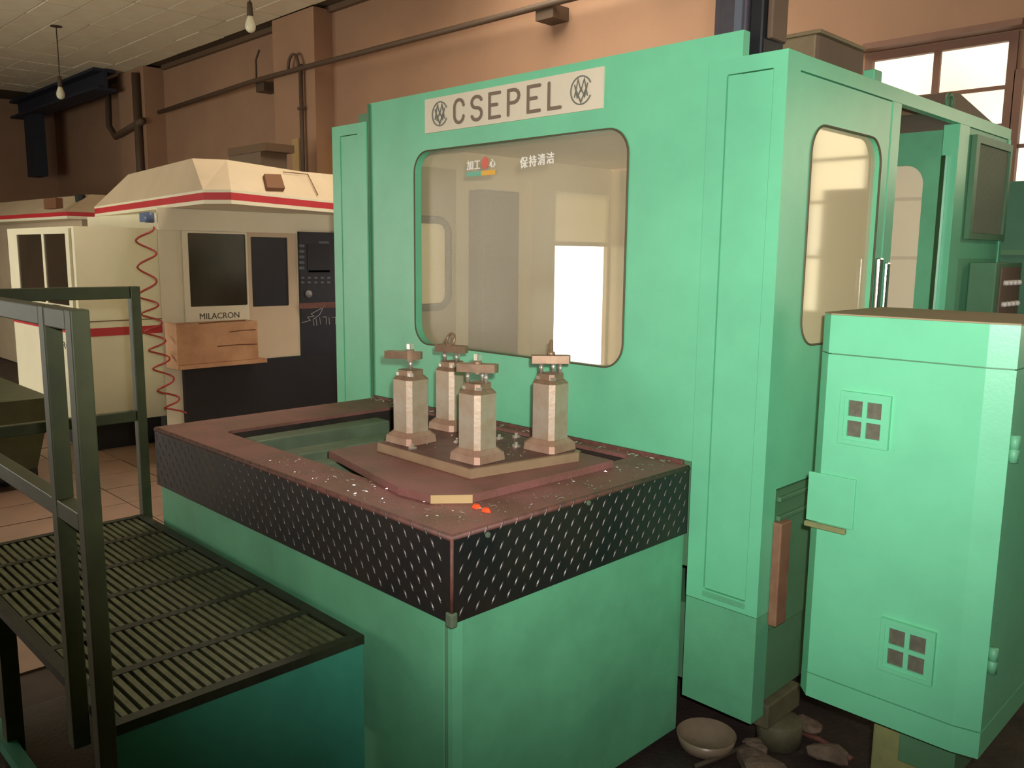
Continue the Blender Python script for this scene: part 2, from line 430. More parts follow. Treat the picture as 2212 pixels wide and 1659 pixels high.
# floor tiles on the walkway at the left
ft = MB().box(-.196, .196, -.196, .196, -.012, .0).build('tile', 'floor_tile_red'); fm = ft.data; bpy.data.objects.remove(ft)
for i in range(18):
    for j in range(14):
        x = -9.0 + i * .4; y = -3.3 + j * .4
        if x > -1.75 and y > -1.5 and x < .3: continue
        t = bpy.data.objects.new('tile', fm); C.objects.link(t); t.parent = floor
        t.location = (x, y, random.uniform(-.0015, .0015)); t.rotation_euler = (random.uniform(-.003, .003), random.uniform(-.003, .003), random.uniform(-.004, .004))
box(-1.72, 6, -5, WY, -.012, -.003).build('oily_floor_patch', 'oily_floor', floor)

# pipe along the wall
pt = thing('wall_pipe', 'long dark pipe running along the brown wall under the ceiling', 'pipe', (-5, WY - .12, 3.64))
MB().tube([(-11.7, WY - .12, 3.645), (-8.55, WY - .3, 3.65), (-7.45, WY - .3, 3.65), (0.6, WY - .12, 3.66)], .028, 10).build('pipe', 'pipe_dark', pt, True)
for x in (-8.5, -3.66):
    b = P(1210, 40, 'y', WY).x if x == -3.66 else x
    box(b - .1, b + .1, WY - .2, WY, 3.55, 3.66).build('bracket', 'pipe_dark', pt)
pbx = P(634, 168, 'y', WY - .31); pcx = P(652, 260, 'y', WY - .29).x
MB().tube([(pbx.x + .11 * math.cos(t), WY - .31, 3.68 + .14 * math.sin(t)) for t in [math.radians(a) for a in range(0, 181, 20)]], .018, 8).build('bend', 'pipe_dark', pt, True)
vp = thing('wall_conduit', 'thin vertical conduit pipe dropping from the wall pipe behind the white machine', 'pipe', (-7.88, WY - .29, 0))
MB().tube([(pcx, WY - .29, 3.7), (pcx, WY - .29, 2.8), (pcx, WY - .29, .02)], .025, 8).build('tube', 'pipe_dark', vp, True)
for z in (3.2, 2.0): box(pcx - .04, pcx + .04, WY - .32, WY - .26, z, z + .03).build('clip', 'pipe_dark', vp)
tag(MB().tube([(-8.36, WY - .27, 4.0), (-8.45, WY - .27, 3.9), (-8.45, WY - .27, 3.62)], .014, 6).build('wall_cable', 'cord_dark'), 'short thin cable hanging beside the wall pipe bend', 'cable')
pp = thing('corner_pipe', 'dark bent pipe looping around the far wall pillar', 'pipe', (-12.5, WY - .4, 3.4))
MB().tube([(-13.0, WY - .36, 4.25), (-13.05, WY - .36, 3.55), (-12.8, WY - .36, 3.36), (-11.7, WY - .36, 3.5)], .05, 8).build('tube', 'pipe_dark', pp, True)
MB().tube([(-11.9, WY - .36, 4.2), (-11.9, WY - .36, 1.2)], .06, 8).build('downpipe', 'pipe_dark', pp, True)
bm_ = thing('crane_beam', 'dark blue steel crane beam under the ceiling in the far corner', 'beam', (-14.5, 2.7, 3.9))
box(-16.7, -12.4, 2.62, 2.95, 3.98, 4.02).build('flange', 'beam_blue', bm_); box(-16.7, -12.4, 2.76, 2.82, 4.02, 4.25).build('web', 'beam_blue', bm_)
box(-16.7, -12.4, 2.62, 2.95, 4.25, 4.29).build('flange', 'beam_blue', bm_); box(-16.2, -15.7, 2.7, 2.9, 2.9, 3.98).build('hanger', 'beam_blue', bm_)

def bulb(p, top, label):
    t = thing('hanging_bulb', label, 'lamp', (p.x, p.y, p.z), 'bare bulbs hanging from the ceiling')
    MB().tube([(p.x, p.y, HC - .01), (p.x + .01, p.y, (HC + p.z) / 2), (p.x, p.y, p.z + .19)], .007, 6).build('cord', 'cord_dark', t, True)
    MB().lathe([(.0, .23), (.022, .22), (.026, .17), (.03, .1), (.024, .095)], p, 12).build('socket', 'cord_dark', t, True)
    MB().lathe([(.022, .10), (.03, .075), (.046, .03), (.05, 0), (.042, -.032), (.02, -.05), (.0, -.054)], p, 16).build('glass', 'bulb_glass', t, True)
    MB().lathe([(.0, -.008), (.07, -.008), (.07, -.02), (.0, -.03)], (p.x, p.y, HC), 12).build('ceiling_rose', 'cord_dark', t)
    return t
bp1 = P(541, 58, 'y', 1.9); bp2 = P(131, 205, 'y', 1.47)
bulb(bp1, 0, 'bare bulb hanging nearest the wall pillar, on a short cord')
bulb(bp2, 0, 'bare bulb on a long cord in front of the dark far corner')

# ================================================================== GREEN MACHINING CENTRE
XR, XL = .257, -2.003
mc = thing('machining_center', 'large pale green machining centre with windowed front panel and white name plate', 'machine', (-.87, 1.0, 0))
fp = MB().holed(-1.722, .105, .95, 2.244, (-1.415, -.296, 1.217, 2.013), .085, .0, .035).build('front_panel', 'green_paint', mc)
MB().box(-1.722, -.01, .002, .033, .60, .95).build('front_skirt', 'green_dark', mc)
gk = [(a, -.002, b) for a, b in rrect(-1.415, -.296, 1.217, 2.013, .085)]
MB().tube(gk, .0032, 6, True).build('window_gasket', 'gasket', mc, True)
wp = MB().prism(rrect(-1.43, -.281, 1.202, 2.028, .09), .037, .043, fn=lambda x, y, z: (x, z, y)).build('window_pane', 'acrylic_front', mc)
# name plate
npl = box(-1.335, -.405, -.008, -.0005, 2.081, 2.214).build('name_plate', 'name_plate_cream', mc)
fn0 = lambda u, v, d: (u, -.009 - d, v)
def px2u(zx): return P(900 + zx / 5.027, 140 + 430 / 5.027, 'y', 0).x
LET = {'C': lambda w, h: [arc(w / 2, h - w / 2, w / 2, w / 2, 10, 180, 8) + arc(w / 2, w / 2, w / 2, w / 2, 180, 350, 8)],
       'S': lambda w, h: [arc(w / 2, h - h * .24, w / 2, h * .24, 20, 250, 10) + arc(w / 2, h * .26, w / 2, h * .26, 70, -160, 10)],
       'E': lambda w, h: [[(w, h), (0, h), (0, 0), (w, 0)], [(.0065, h * .52), (w * .72, h * .52)]],
       'P': lambda w, h: [[(0, 0), (0, h)], [(0, h), (w * .5, h)] + arc(w * .5, h * .74, w * .5, h * .26, 90, -90, 8) + [(0, h * .48)]],
       'L': lambda w, h: [[(0, h), (0, 0), (w, 0)]]}
zb, hh = 2.104, .086
for ch, a, b in (('C', 430, 530), ('S', 617, 725), ('E', 812, 922), ('P', 1015, 1130), ('E', 1230, 1355), ('L', 1455, 1580)):
    u0, u1 = px2u(a), px2u(b)
    strokes(MB(), [[(u0 + x, zb + y) for x, y in p] for p in LET[ch](u1 - u0, hh)], fn0, .0125).build('letter', 'letter_brown', npl)
for a, b in ((212, 330), (1718, 1888)):
    u0, u1 = px2u(a), px2u(b); cx = (u0 + u1) / 2; cz = 2.149; r = .046
    e = MB()
    strokes(e, [arc(cx, cz, r, r, 28, 332, 26)], fn0, .0045)
    W = [(-.62, .42), (-.36, -.5), (0, .12), (.36, -.5), (.62, .42)]
    Mq = [(-.62, -.42), (-.3, .78), (0, -.05), (.3, .78), (.62, -.42)]
    V = [(-.5, .1), (0, -.85), (.5, .1)]
    strokes(e, [[(cx + x * r, cz + y * r) for x, y in q] for q in (W, Mq, V)], fn0, .0042)
    stuff(e.build('emblem', 'emblem_grey', npl))
# stickers on the pane
fnp = lambda u0, v0: (lambda u, v, d: (u0 + u, .0365 - d, v0 + v))
def pane_text(body, pxs, material):
    a = P(pxs[0], pxs[3], 'y', .035); b = P(pxs[2], pxs[1], 'y', .035); zlo = P(pxs[0], pxs[3], 'y', .035).z; zhi = P(pxs[0], pxs[1], 'y', .035).z
    t1 = text_mesh(body, fnp(a.x, zlo), b.x - a.x - .002, zhi - zlo); t2 = text_mesh(body, fnp(a.x + .002, zlo), b.x - a.x - .002, zhi - zlo, .0019); t3 = text_mesh(body, fnp(a.x + .001, zlo + .0012), b.x - a.x - .002, zhi - zlo, .0023)
    t1.add(t2.v, t2.f); t1.add(t3.v, t3.f); t1.build('letter', material, wp)
mat('sticker_white', (246, 240, 226), .6); mat('sticker_red', (226, 112, 90), .6); mat('sticker_teal', (120, 190, 158), .6); mat('sticker_orange', (244, 184, 70), .6)
pane_text('加', (1008, 348, 1022, 368), 'sticker_white'); pane_text('工', (1024, 348, 1037, 366), 'sticker_white')
pane_text('心', (1057, 344, 1070, 362), 'sticker_white'); [pane_text(ch, (1123 + 19 * i, 340 - 3.3 * i, 1140 + 19 * i, 364 - 3.3 * i), 'sticker_white') for i, ch in enumerate('保持清洁')]
a = P(1048, 352, 'y', .035); MB().prism([(a.x - .019 + .019 * (1 + math.cos(t)), a.z + .024 * math.sin(t)) for t in [i * math.pi / 5 for i in range(10)]], .034, .036, fn=lambda x, y, z: (x, z, y)).build('sticker', 'sticker_red', wp)
a = P(1008, 377, 'y', .035); b = P(1040, 377, 'y', .035); d = P(1070, 375, 'y', .035)
box(a.x, b.x, .034, .036, a.z - .009, a.z + .009).build('sticker', 'sticker_teal', wp); box(b.x, d.x, .034, .036, a.z - .009, a.z + .009).build('sticker', 'sticker_orange', wp)

def post(x0, x1, ix0, ix1, zlo, name):
    p = MB().holed(x0, x1, .511, 2.167, (ix0, ix1, .55, 2.122), .004, -.016, .06, k=1).build(name, 'green_paint', mc)
    box(ix0 + .003, ix1 - .003, -.012, .055, .5535, 2.1185).build('cover_panel', 'green_paint', p)
    box(x0, x1, -.015, .06, zlo, .508).build('lower_panel', 'green_paint_dull', p)
    return p
rp = post(.004, XR, .066, .216, .163, 'front_post')
box(.066, .216, -.02, -.0165, .528, .546, bev=.002).build('bottom_lip', 'green_paint_dull', rp)
post(XL, -1.735, -1.94, -1.8, .163, 'front_post')
box(-1.733, -1.7225, -.010, .02, .93, 2.24).build('door_edge_strip', 'green_dark', mc)
# right side
sd = MB()
sd.box(XR - .03, XR, .06, 2.02, 2.121, 2.166); sd.box(XR - .045, XR, 2.0, 2.03, .5, 2.121); sd.box(XR - .03, XR, .721, .79, .45, 2.12); sd.box(XR - .06, XR, 1.375, 1.485, .45, 2.12); sd.box(XR - .03, XR - .004, 1.485, 2.0, 1.6, 1.665)
sd.build('side_frame', 'green_paint', mc)
dr = MB().holed(.062, .716, .90, 2.117, (.157, .655, 1.33, 1.989), .085, XR - .03, XR - .003, plane='yz').build('side_door', 'green_paint', mc)
MB().tube([(XR - .002, a, b) for a, b in rrect(.157, .655, 1.33, 1.989, .085)], .0035, 6, True).build('door_gasket', 'gasket', dr, True)
MB().prism(rrect(.15, .662, 1.323, 1.996, .088), XR - .026, XR - .02, fn=lambda x, y, z: (z, x, y)).build('door_pane', 'acrylic_side', dr)
hd = MB().box(XR - .001, XR + .016, .665, .70, 1.25, 1.60, bev=.006).build('door_handle', 'chrome', dr)
MB().box(XR + .0, XR + .014, .735, .765, 1.25, 1.585, bev=.006).build('handle_strip', 'chrome', mc)
box(XR - .035, XR - .001, .062, .716, .445, .895).build('lower_side_panel', 'green_dark', mc)
for z in (.86, .80): box(XR - .002, XR + .012, .07, .70, z, z + .015, bev=.003).build('slot_lip', 'green_dark', mc)
box(XR + .001, XR + .03, .05, .115, .47, .80, bev=.004).build('rusty_cover_strip', 'rust_strip', mc)
# rear panel with the vent grille
rpan = MB().holed(1.487, 1.998, 1.665, 2.119, (1.56, 1.985, 1.70, 2.07), .004, XR - .03, XR - .006, plane='yz', k=1).build('rear_panel', 'green_paint_dull', mc)
vg = MB().holed(1.535, 2.01, 1.68, 2.095, (1.575, 1.985, 1.705, 2.065), .004, XR - .004, XR + .016, plane='yz', k=1).build('vent_frame', 'green_dark', mc)
g = MB()
for i in range(40):
    z = 1.71 + i * .009; g.box(XR + .001, XR + .004, 1.577, 1.983, z, z + .0035)
for i in range(42):
    y = 1.582 + i * .0098; g.box(XR + .004, XR + .006, y, y + .0025, 1.707, 2.063)
stuff(g.build('wire_mesh', 'mesh_grille', vg)); box(XR - .02, XR - .012, 1.57, 1.99, 1.70, 2.07).build('filter_pad', 'vent_dark', vg)
box(XR - .03, XR - .006, 1.487, 2.0, .45, 1.6).build('rear_lower_panel', 'green_paint_dull', mc)
# knob box
kb = box(XR - .004, XR + .10, 1.64, 2.0, 1.15, 1.585, bev=.004).build('knob_box', 'green_dark', mc)
box(XR + .1005, XR + .106, 1.70, 1.96, 1.17, 1.565).build('knob_plate', 'knob_panel', kb)
for r in range(4):
    for q in range(4):
        y, z = 1.74 + q * .06, 1.50 - r * .09
        MB().lathe_x([(.0, 0), (.012, .0), (.011, .016), (.006, .02), (0, .021)], (XR + .106, y, z), 10).build('knob', 'lamp_knob', kb, True)
# guide rail seen in the side opening
MB().box(XR - .05, XR - .035, 1.345, 1.372, .9, 2.0).build('guide_rail', 'chrome', mc)
# inner rear door
ip = MB().holed(-.62, .19, .92, 2.118, (-.5, .092, 1.25, 1.985), .08, 1.49, 1.52).build('inner_door', 'green_paint_dull', mc)
MB().prism(rrect(-.51, .1, 1.24, 1.995, .085), 1.5, 1.507, fn=lambda x, y, z: (x, z, y)).build('inner_pane', 'acrylic_inner', ip)
# left side, mirrored
ls = MB()
ls.box(XL, XL + .03, .06, 2.02, 2.03, 2.166); ls.box(XL, XL + .03, .721, 1.49, .9, 2.03); ls.box(XL, XL + .03, 1.98, 2.03, .9, 2.03); ls.box(XL, XL + .03, 1.49, 1.98, 1.97, 2.03); ls.box(XL, XL + .03, 1.49, 1.98, 1.65, 1.675); ls.box(XL, XL + .03, .0601, .0605, .9, 2.03)
ls.box(XL, XL + .03, .06, 2.03, .45, .9)
ls.build('left_side_panel', 'cream_inside', mc)
box(XL + .01, XL + .018, 1.49, 1.98, 1.675, 1.97).build('upper_pane', 'acrylic_left', mc)
ld = MB().holed(.062, .716, .90, 2.03, (.157, .655, 1.33, 1.76), .06, XL + .003, XL + .028, plane='yz').build('left_door', 'interior_tan', mc)
MB().tube([(XL + .03, a, b) for a, b in rrect(.15, .662, 1.322, 1.768, .066)], .02, 6, True).build('door_gasket', 'interior_grey', ld, True)
MB().prism(rrect(.15, .662, 1.323, 1.767, .065), XL + .01, XL + .016, fn=lambda x, y, z: (z, x, y)).build('door_pane', 'acrylic_left', ld)
# inside
box(XL + .031, XR - .036, .07, 1.99, .86, .9).build('inner_deck', 'interior_grey', mc)
box(XL + .032, -.63, 2.0, 2.03, .45, 2.12).build('back_panel', 'cream_inside', mc)
sc_ = box(XL + .04, XL + .16, .79, 1.06, .905, 1.93, bev=.01).build('tool_column', 'interior_grey', mc)
box(XL + .04, XL + .10, 1.1, 1.14, .905, 2.0).build('inner_rib', 'cream_inside', mc); box(XL + .04, XL + .08, 1.24, 1.26, .905, 2.0).build('inner_rib', 'cream_inside', mc)
box(XL + .031, XR - .031, .06, .76, 2.125, 2.16).build('roof_sheet', 'green_paint_dull', mc)
box(XL + .031, -.66, .761, 1.99, 2.125, 2.16).build('rear_roof_sheet', 'cream_inside', mc)
box(XL + .031, XR - .04, .07, 1.95, .17, .44).build('bed_casting', 'green_dark', mc)
for x, y in ((-1.8, .3), (-1.8, 1.7), (.05, 1.7)): MB().lathe([(.06, 0), (.06, .03), (.03, .04), (.03, .175)], (x, y, 0), 12).build('levelling_foot', 'foot_iron', mc)
# small fittings on the roof
box(XR - .06, XR - .02, .60, .66, 2.1661, 2.21, bev=.004).build('roof_bracket', 'green_paint_dull', mc)
ey = P(2050, 235, 'x', XR - .03)
MB().tube([(XR - .03, ey.y + .03 * math.cos(t), 2.196 + .03 * math.sin(t)) for t in [i * math.pi / 8 for i in range(16)]], .008, 8, True).build('lifting_eye', 'green_dark', mc, True)
MB().prism([(1.33, 2.1665), (1.98, 2.1665), (1.98, 2.18), (1.48, 2.255), (1.33, 2.235)], -.25, XR - .05, fn=lambda x, y, z: (z, x, y)).build('lid', 'tank_brown', mc)
box(-1.86, -1.74, .03, .2, 2.167, 2.215, bev=.005).build('roof_bracket', 'green_dark', mc)

# housings standing on the machine's roof
mt = thing('drive_motor', 'black ribbed motor housing standing on the green roof at the top edge', 'motor', (0.0, .165, 2.161))
mx_ = [P(q, 60, 'y', .09).x for q in (1534, 1553, 1588, 1604, 1612, 1658)]
box(mx_[1], mx_[4], .09, .24, 2.161, 2.62, bev=.008).build('housing', 'motor_black', mt)
box(mx_[4] + .001, mx_[5] - .02, .10, .23, 2.165, 2.62, bev=.008).build('side_cover', 'black_base', mt); box(mx_[0], mx_[1] - .001, .11, .22, 2.2, 2.41, bev=.006).build('terminal_box', 'motor_black', mt)
box(mx_[2], mx_[3], .082, .0895, 2.2, 2.62).build('rib', 'panel_grey', mt); box(mx_[5] - .0195, mx_[5], .12, .21, 2.24, 2.6, bev=.005).build('connector_cover', 'tank_brown', mt)
MB().tube([(.08, .2, 2.2), (.10, .19, 2.19), (.15, .20, 2.167), (.17, .22, 2.166)], .014, 8).build('cable', 'black_base', mt, True)
tk = thing('roof_tank', 'square olive and brown tank box on the green machine roof', 'tank', (-.17, .62, 2.161))
ta = P(1772, 62, 'y', .36); tb = P(1866, 126, 'x', ta.x); tl = P(1640, 90, 'y', .36)
MB().box(tl.x, ta.x - .012, .36, tb.y, 2.161, ta.z - .012, bev=.006).build('tank_body', 'tank_olive', tk)
box(ta.x - .0115, ta.x, .362, tb.y - .002, 2.163, ta.z - .02).build('side_plate', 'tank_brown', tk); box(tl.x - .005, ta.x + .004, .355, tb.y + .005, ta.z - .0118, ta.z, bev=.003).build('lid', 'tank_olive', tk)

# ================================================================== LOADING TABLE
TX, TY, ZT, ZP = -1.712, -1.016, .941, .719
lt = thing('loading_table', 'green loading table skirted with black checker plate, in front of the green machine', 'table', (-.85, -.5, 0))
bd = MB().prism([(TX + .012, TY + .012), (-.045, TY + .012), (-.02, TY + .019), (-.012, TY + .045), (-.012, -.02), (TX + .012, -.02)], .038, .735).build('base_body', 'green_paint_dull', lt)
MB().tube([(-.0345, TY + .0125, .04), (-.0345, TY + .0125, .73)], .004, 6).build('corner_seam', 'green_dark', bd)
MB().box(TX, -.0, TY, TY + .008, ZP, ZT - .012).build('front_skirt', 'black_plate', lt)
MB().box(-.008, 0, TY + .0085, -.02, ZP, ZT - .012).build('side_skirt', 'black_plate', lt)
MB().tube([(-.001, TY + .001, ZP + .03), (-.001, TY + .001, ZT - .01)], .005, 6).build('corner_weld', 'rust_edge', lt, True)
fr_ = MB()
fr_.tube([(TX, TY + .006, ZT - .009), (-.004, TY + .006, ZT - .009), (-.006, -.02, ZT - .009)], .0095, 8)
fr_.build('rolled_edge', 'rust_edge', lt, True)
ox0, ox1, oy0, oy1 = -1.46, -.20, -.86, -.055
dk = MB().holed(TX, -.006, TY + .006, -.018, (ox0, ox1, oy0, oy1), .03, ZT - .012, ZT, plane='xy', k=3).build('deck', 'rust_deck', lt)
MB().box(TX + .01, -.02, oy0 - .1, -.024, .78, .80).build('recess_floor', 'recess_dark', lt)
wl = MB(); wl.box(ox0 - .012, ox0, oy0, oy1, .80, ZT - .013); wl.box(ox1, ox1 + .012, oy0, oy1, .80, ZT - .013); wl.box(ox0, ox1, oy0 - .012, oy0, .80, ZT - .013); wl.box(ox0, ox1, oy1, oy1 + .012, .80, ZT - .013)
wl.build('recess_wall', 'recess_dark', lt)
for x0, x1, z1 in ((-1.43, -1.335, .915), (-1.19, -1.09, .905), (-1.0, -.93, .90)):
    box(x0, x1, oy0 + .06, -.2, .80, z1, bev=.006).build('guide_rail', 'recess_green', lt)
MB().box(TX, -.03, -.018, -.003, ZT - .01, ZT + .012, bev=.004).build('back_flashing', 'rust_edge', lt)
for px, py in ((1271, 1086), (1053, 1155)):
    q = P(px, py, 'x', 0); MB().lathe_x([(0, 0), (.008, 0), (.007, .004), (0, .005)], (0, q.y, q.z), 10).build('plate_bolt', 'recess_green', lt)
MB().box(-.022, .004, TY - .004, TY + .018, ZP - .012, ZP + .028, bev=.006).build('corner_cap', 'recess_green', lt)
# raised lugs of the checker plate
lg = MB()
def lug(c, ang, fnq, L=.0135, w=.0026, h=.0020):
    ca, sa = math.cos(ang), math.sin(ang)
    pts = [(-L, 0), (-L * .4, -w), (L * .4, -w), (L, 0), (L * .4, w), (-L * .4, w)]
    base = [(c[0] + x * ca - y * sa, c[1] + x * sa + y * ca) for x, y in pts]
    top = [(c[0] + x * .6 * ca - y * .4 * sa, c[1] + x * .6 * sa + y * .4 * ca) for x, y in pts]
    lg.add([fnq(a, b, 0) for a, b in base] + [fnq(a, b, h) for a, b in top], [(6, 7, 8, 9, 10, 11)] + [(i, (i + 1) % 6, 6 + (i + 1) % 6, 6 + i) for i in range(6)])
dx, dz = .027, .054
for i in range(int(1.7 / dx)):
    for j in range(4):
        lug((TX + .02 + i * dx, ZP + .024 + j * dz + (dz / 2 if i % 2 else 0)), math.radians(-58), lambda a, b, d: (a, TY - d, b))
for i in range(int(.98 / dx)):
    for j in range(4):
        lug((TY + .03 + i * dx, ZP + .024 + j * dz + (dz / 2 if i % 2 else 0)), math.radians(58), lambda a, b, d: (d, a, b))
stuff(lg.build('plate_lugs', 'lug_steel', lt))
# fork plate under the pallet with its cut corner
up = MB().prism([(-.86, -.80), (-.36, -.90), (-.235, -.885), (-.165, -.80), (-.15, -.22), (-.84, -.2)], .9415, .964).build('fork_plate', 'rust_deck', lt)
for q, z0, z1 in ((0, .9, .95),):
    c0 = Vector((-.235, -.887, 0)); c1 = Vector((-.163, -.802, 0)); n_ = Vector((.76, -.65, 0)) * .003
    MB().prism([(c0.x, c0.y), (c0.x + n_.x, c0.y + n_.y), (c1.x + n_.x, c1.y + n_.y), (c1.x, c1.y)], .9418, .9645).build('cut_corner', 'brass_yellow', up)

# pallet and its four clamping towers
pal = thing('pallet', 'flat square steel pallet plate lying on the loading table', 'pallet', (-.5, -.5, .9645))
pc = [(-.745, -.69), (-.285, -.70), (-.215, -.31), (-.23, -.285), (-.82, -.262), (-.845, -.29)]
MB().prism(pc, .9645, .992).build('plate', 'pallet_steel', pal)
MB().prism([((x + .5) * .965 - .505, (y + .49) * .965 - .49) for x, y in pc], .9921, .9935).build('top_face', 'pallet_top', pal)
for (x, y) in ((-.47, -.45), (-.40, -.40), (-.52, -.36), (-.57, -.50), (-.45, -.60), (-.60, -.66), (-.5, -.3)):
    MB().lathe([(.014, 0), (.014, .004), (.006, .006), (.006, .014), (0, .015)], (x, y, .9936), 10).build('stud', 'bolt_bright', pal)

def tower(loc, rz, label, bar_dx, bar_rot, head, h=.205, w=.046):
    t = thing('clamping_tower', label, 'clamp', (0, 0, 0), 'clamping towers on the pallet')
    ch = .014
    def octo(a, c): return [(a, -a + c), (a, a - c), (a - c, a), (-a + c, a), (-a, a - c), (-a, -a + c), (-a + c, -a), (a - c, -a)]
    MB().prism(octo(.064, .012), 0, .022, octo(.062, .012)).build('base', 'tower_base', t)
    MB().prism(octo(.060, .012), .022, .036, octo(w + .002, ch)).build('plinth', 'tower_base', t)
    MB().prism(octo(w, ch), .0362, h).build('column', 'tower_steel', t)
    MB().prism(octo(w, ch), h + .0002, h + .012, octo(w - .010, .012)).build('shoulder', 'clamp_steel', t)
    MB().prism(octo(w - .012, .012), h + .0122, h + .03).build('neck', 'clamp_steel', t)
    z = h + .03
    c, s = math.cos(bar_rot), math.sin(bar_rot)
    def rot(x, y): return (bar_dx + x * c - y * s, x * s + y * c)
    for (x, y) in ((-.03, 0), (.028, -.012), (.01, .022)):
        q = rot(x - (.02 if bar_dx else 0) * 0, y)
        if abs(q[0]) > w - .012 or abs(q[1]) > w - .012: continue
        MB().lathe([(.0065, 0), (.0065, .032)], (q[0], q[1], z), 8).build('pin', 'bolt_bright', t, True)
    MB().lathe([(.010, .0), (.010, .010), (0, .011)], (-w * .5, -w + .018, h + .012), 6).build('nut', 'bolt_bright', t)
    MB().lathe([(.010, .0), (.010, .010), (0, .011)], (w - .016, -w * .5, h + .012), 6).build('nut', 'bolt_bright', t)
    z2 = z + .032
    bar = [rot(-.06, -.019), rot(.055, -.019), rot(.06, -.008), rot(.06, .012), rot(.05, .019), rot(-.06, .019)]
    MB().prism(bar, z2, z2 + .024).build('clamp_bar', 'clamp_steel', t)
    if head == 'square':
        MB().lathe([(.012, -.03), (.012, .006), (.010, .008)], (0, 0, z2 + .024), 10).build('stud', 'clamp_steel', t)
        box(-.0095, .0095, -.0095, .0095, z2 + .032, z2 + .052, bev=.002).build('bolt_head', 'bolt_bright', t)
    elif head == 'ring':
        MB().tube([(.018 * math.cos(a), -.006 + .006 * math.sin(a), z2 + .044 + .02 * math.sin(a)) for a in [i * math.pi / 8 for i in range(16)]], .005, 6, True).build('lifting_ring', 'clamp_steel', t, True)
    else:
        MB().lathe([(.013, 0), (.012, .01), (.007, .012), (.006, .045), (.0, .05)], (0, 0, z2 + .024), 10).build('stud', 'clamp_steel', t, True)
    t.location = (loc[0], loc[1], .9937); t.rotation_euler = (0, 0, rz)
    return t
tower((-.69, -.595), .03, 'steel clamping tower with bright square bolt, leftmost on the pallet', -.034, .5, 'square')
tower((-.765, -.355), .05, 'steel clamping tower with a lifting ring, rearmost and half hidden', 0, .2, 'ring')
tower((-.365, -.600), .03, 'steel clamping tower streaked with rust, nearest on the pallet', .0, .55, 'square', h=.20)
tower((-.312, -.340), .05, 'steel clamping tower with pointed stud, rightmost on the pallet', 0, .78, 'stud', h=.21)

# rags and swarf on the deck
for i, (px, py) in enumerate(((1028, 1097), (1050, 1105))):
    q = P(px, py, 'z', ZT)
    rg = MB(); n = 9
    ring = [(q.x + (.014 + .004 * math.sin(3 * t + i)) * math.cos(t), q.y + (.012 + .003 * math.cos(2 * t)) * math.sin(t)) for t in [k * 2 * math.pi / n for k in range(n)]]
    rg.prism(ring, ZT + .0005, ZT + .010, [(q.x + (x - q.x) * .6, q.y + (y - q.y) * .6) for x, y in ring])
    tag(rg.build('cap_plug', 'orange_rag'), ['bright orange plastic plug on the rusty deck, the left one', 'bright orange plastic plug on the rusty deck, the right one'][i], 'plug', 'orange plugs on the deck')
sw = MB()
def chip(x, y, z, s):
    a = random.uniform(0, 6.28); b = random.uniform(-.4, .4); L = s * random.uniform(.4, 1.6); w = s * random.uniform(.15, .35)
    d = Vector((math.cos(a), math.sin(a), b)); e = Vector((-math.sin(a), math.cos(a), .3))
    c = Vector((x, y, z + .002))
    sw.add([c - d * L - e * w, c + d * L - e * w, c + d * L * .8 + e * w + Vector((0, 0, s * .3)), c - d * L + e * w, c + Vector((0, 0, s * .5))], [(0, 1, 4), (1, 2, 4), (2, 3, 4), (3, 0, 4)])
for _ in range(150): chip(random.uniform(-1.0, -.03), random.uniform(-1.0, -.87), ZT, .004)
for _ in range(90): chip(random.uniform(-.15, -.02), random.uniform(-.9, -.06), ZT, .004)
for _ in range(60): chip(random.uniform(-.70, -.28), random.uniform(-.66, -.33), .9937, .004)
for _ in range(120): chip(random.uniform(-1.7, -.03), random.uniform(-.05, -.022), ZT, .007)
for _ in range(90): chip(random.uniform(-1.42, -.9), random.uniform(-.8, -.1), .80, .006)
for _ in range(60): chip(random.uniform(-.30, -.18), random.uniform(-.20, -.09), .80 + random.uniform(0, .12), .01)
o = stuff(sw.build('metal_swarf', 'swarf')); tag(o, 'bright metal swarf scattered over the rusty loading table', 'swarf')

# ================================================================== ACCESS PLATFORM
ZG, GX0, GX1, GY0, GY1 = .585, -1.81, -.335, -1.69, -1.036
ap = thing('access_platform', 'dark green grated step platform with handrails in front of the loading table', 'platform', (-1.07, -1.36, 0))
fm_ = MB()
for y in (GY0, GY1 - .03): fm_.box(GX0, GX1, y, y + .03, ZG - .024, ZG)
for x in (GX0, GX1 - .03): fm_.box(x, x + .03, GY0 + .03, GY1 - .03, ZG - .024, ZG)
fm_.build('edge_frame', 'grate_dark', ap)
nb = 24
for i in range(nb):
    y = GY0 + .042 + i * (GY1 - GY0 - .09) / (nb - 1)
    box(GX0 + .03, GX1 - .03, y - .007, y + .007, ZG - .03, ZG - .003).build('grating_bar', 'grate_bar', ap)
for i in range(1, 6):
    x = GX0 + i * (GX1 - GX0) / 6
    box(x - .014, x + .014, GY0 + .03, GY1 - .03, ZG - .06, ZG - .0015).build('cross_bar', 'grate_dark', ap)
box(GX1 - .012, GX1 - .002, GY0 + .004, GY1 - .004, .015, ZG - .0245).build('end_panel', 'teal_panel', ap)
box(GX0 + .03, GX1 - .03, GY1 - .028, GY1 - .02, .3, ZG - .05).build('back_rail', 'grate_dark', ap)
for x, y in ((GX0 + .02, GY1 - .05), (-1.45, -1.62), (GX1 - .06, GY1 - .06)): box(x - .025, x + .025, y - .025, y + .025, .0, ZG - .047).build('leg', 'rail_green', ap)
box(-1.8, -.36, -1.66, -1.62, .01, .05).build('floor_bar', 'teal_panel', ap)
def hpost(x, y, z0, z1, w=.018): return box(x - w, x + w, y - w, y + w, z0, z1, bev=.003).build('rail_post', 'rail_green', ap)
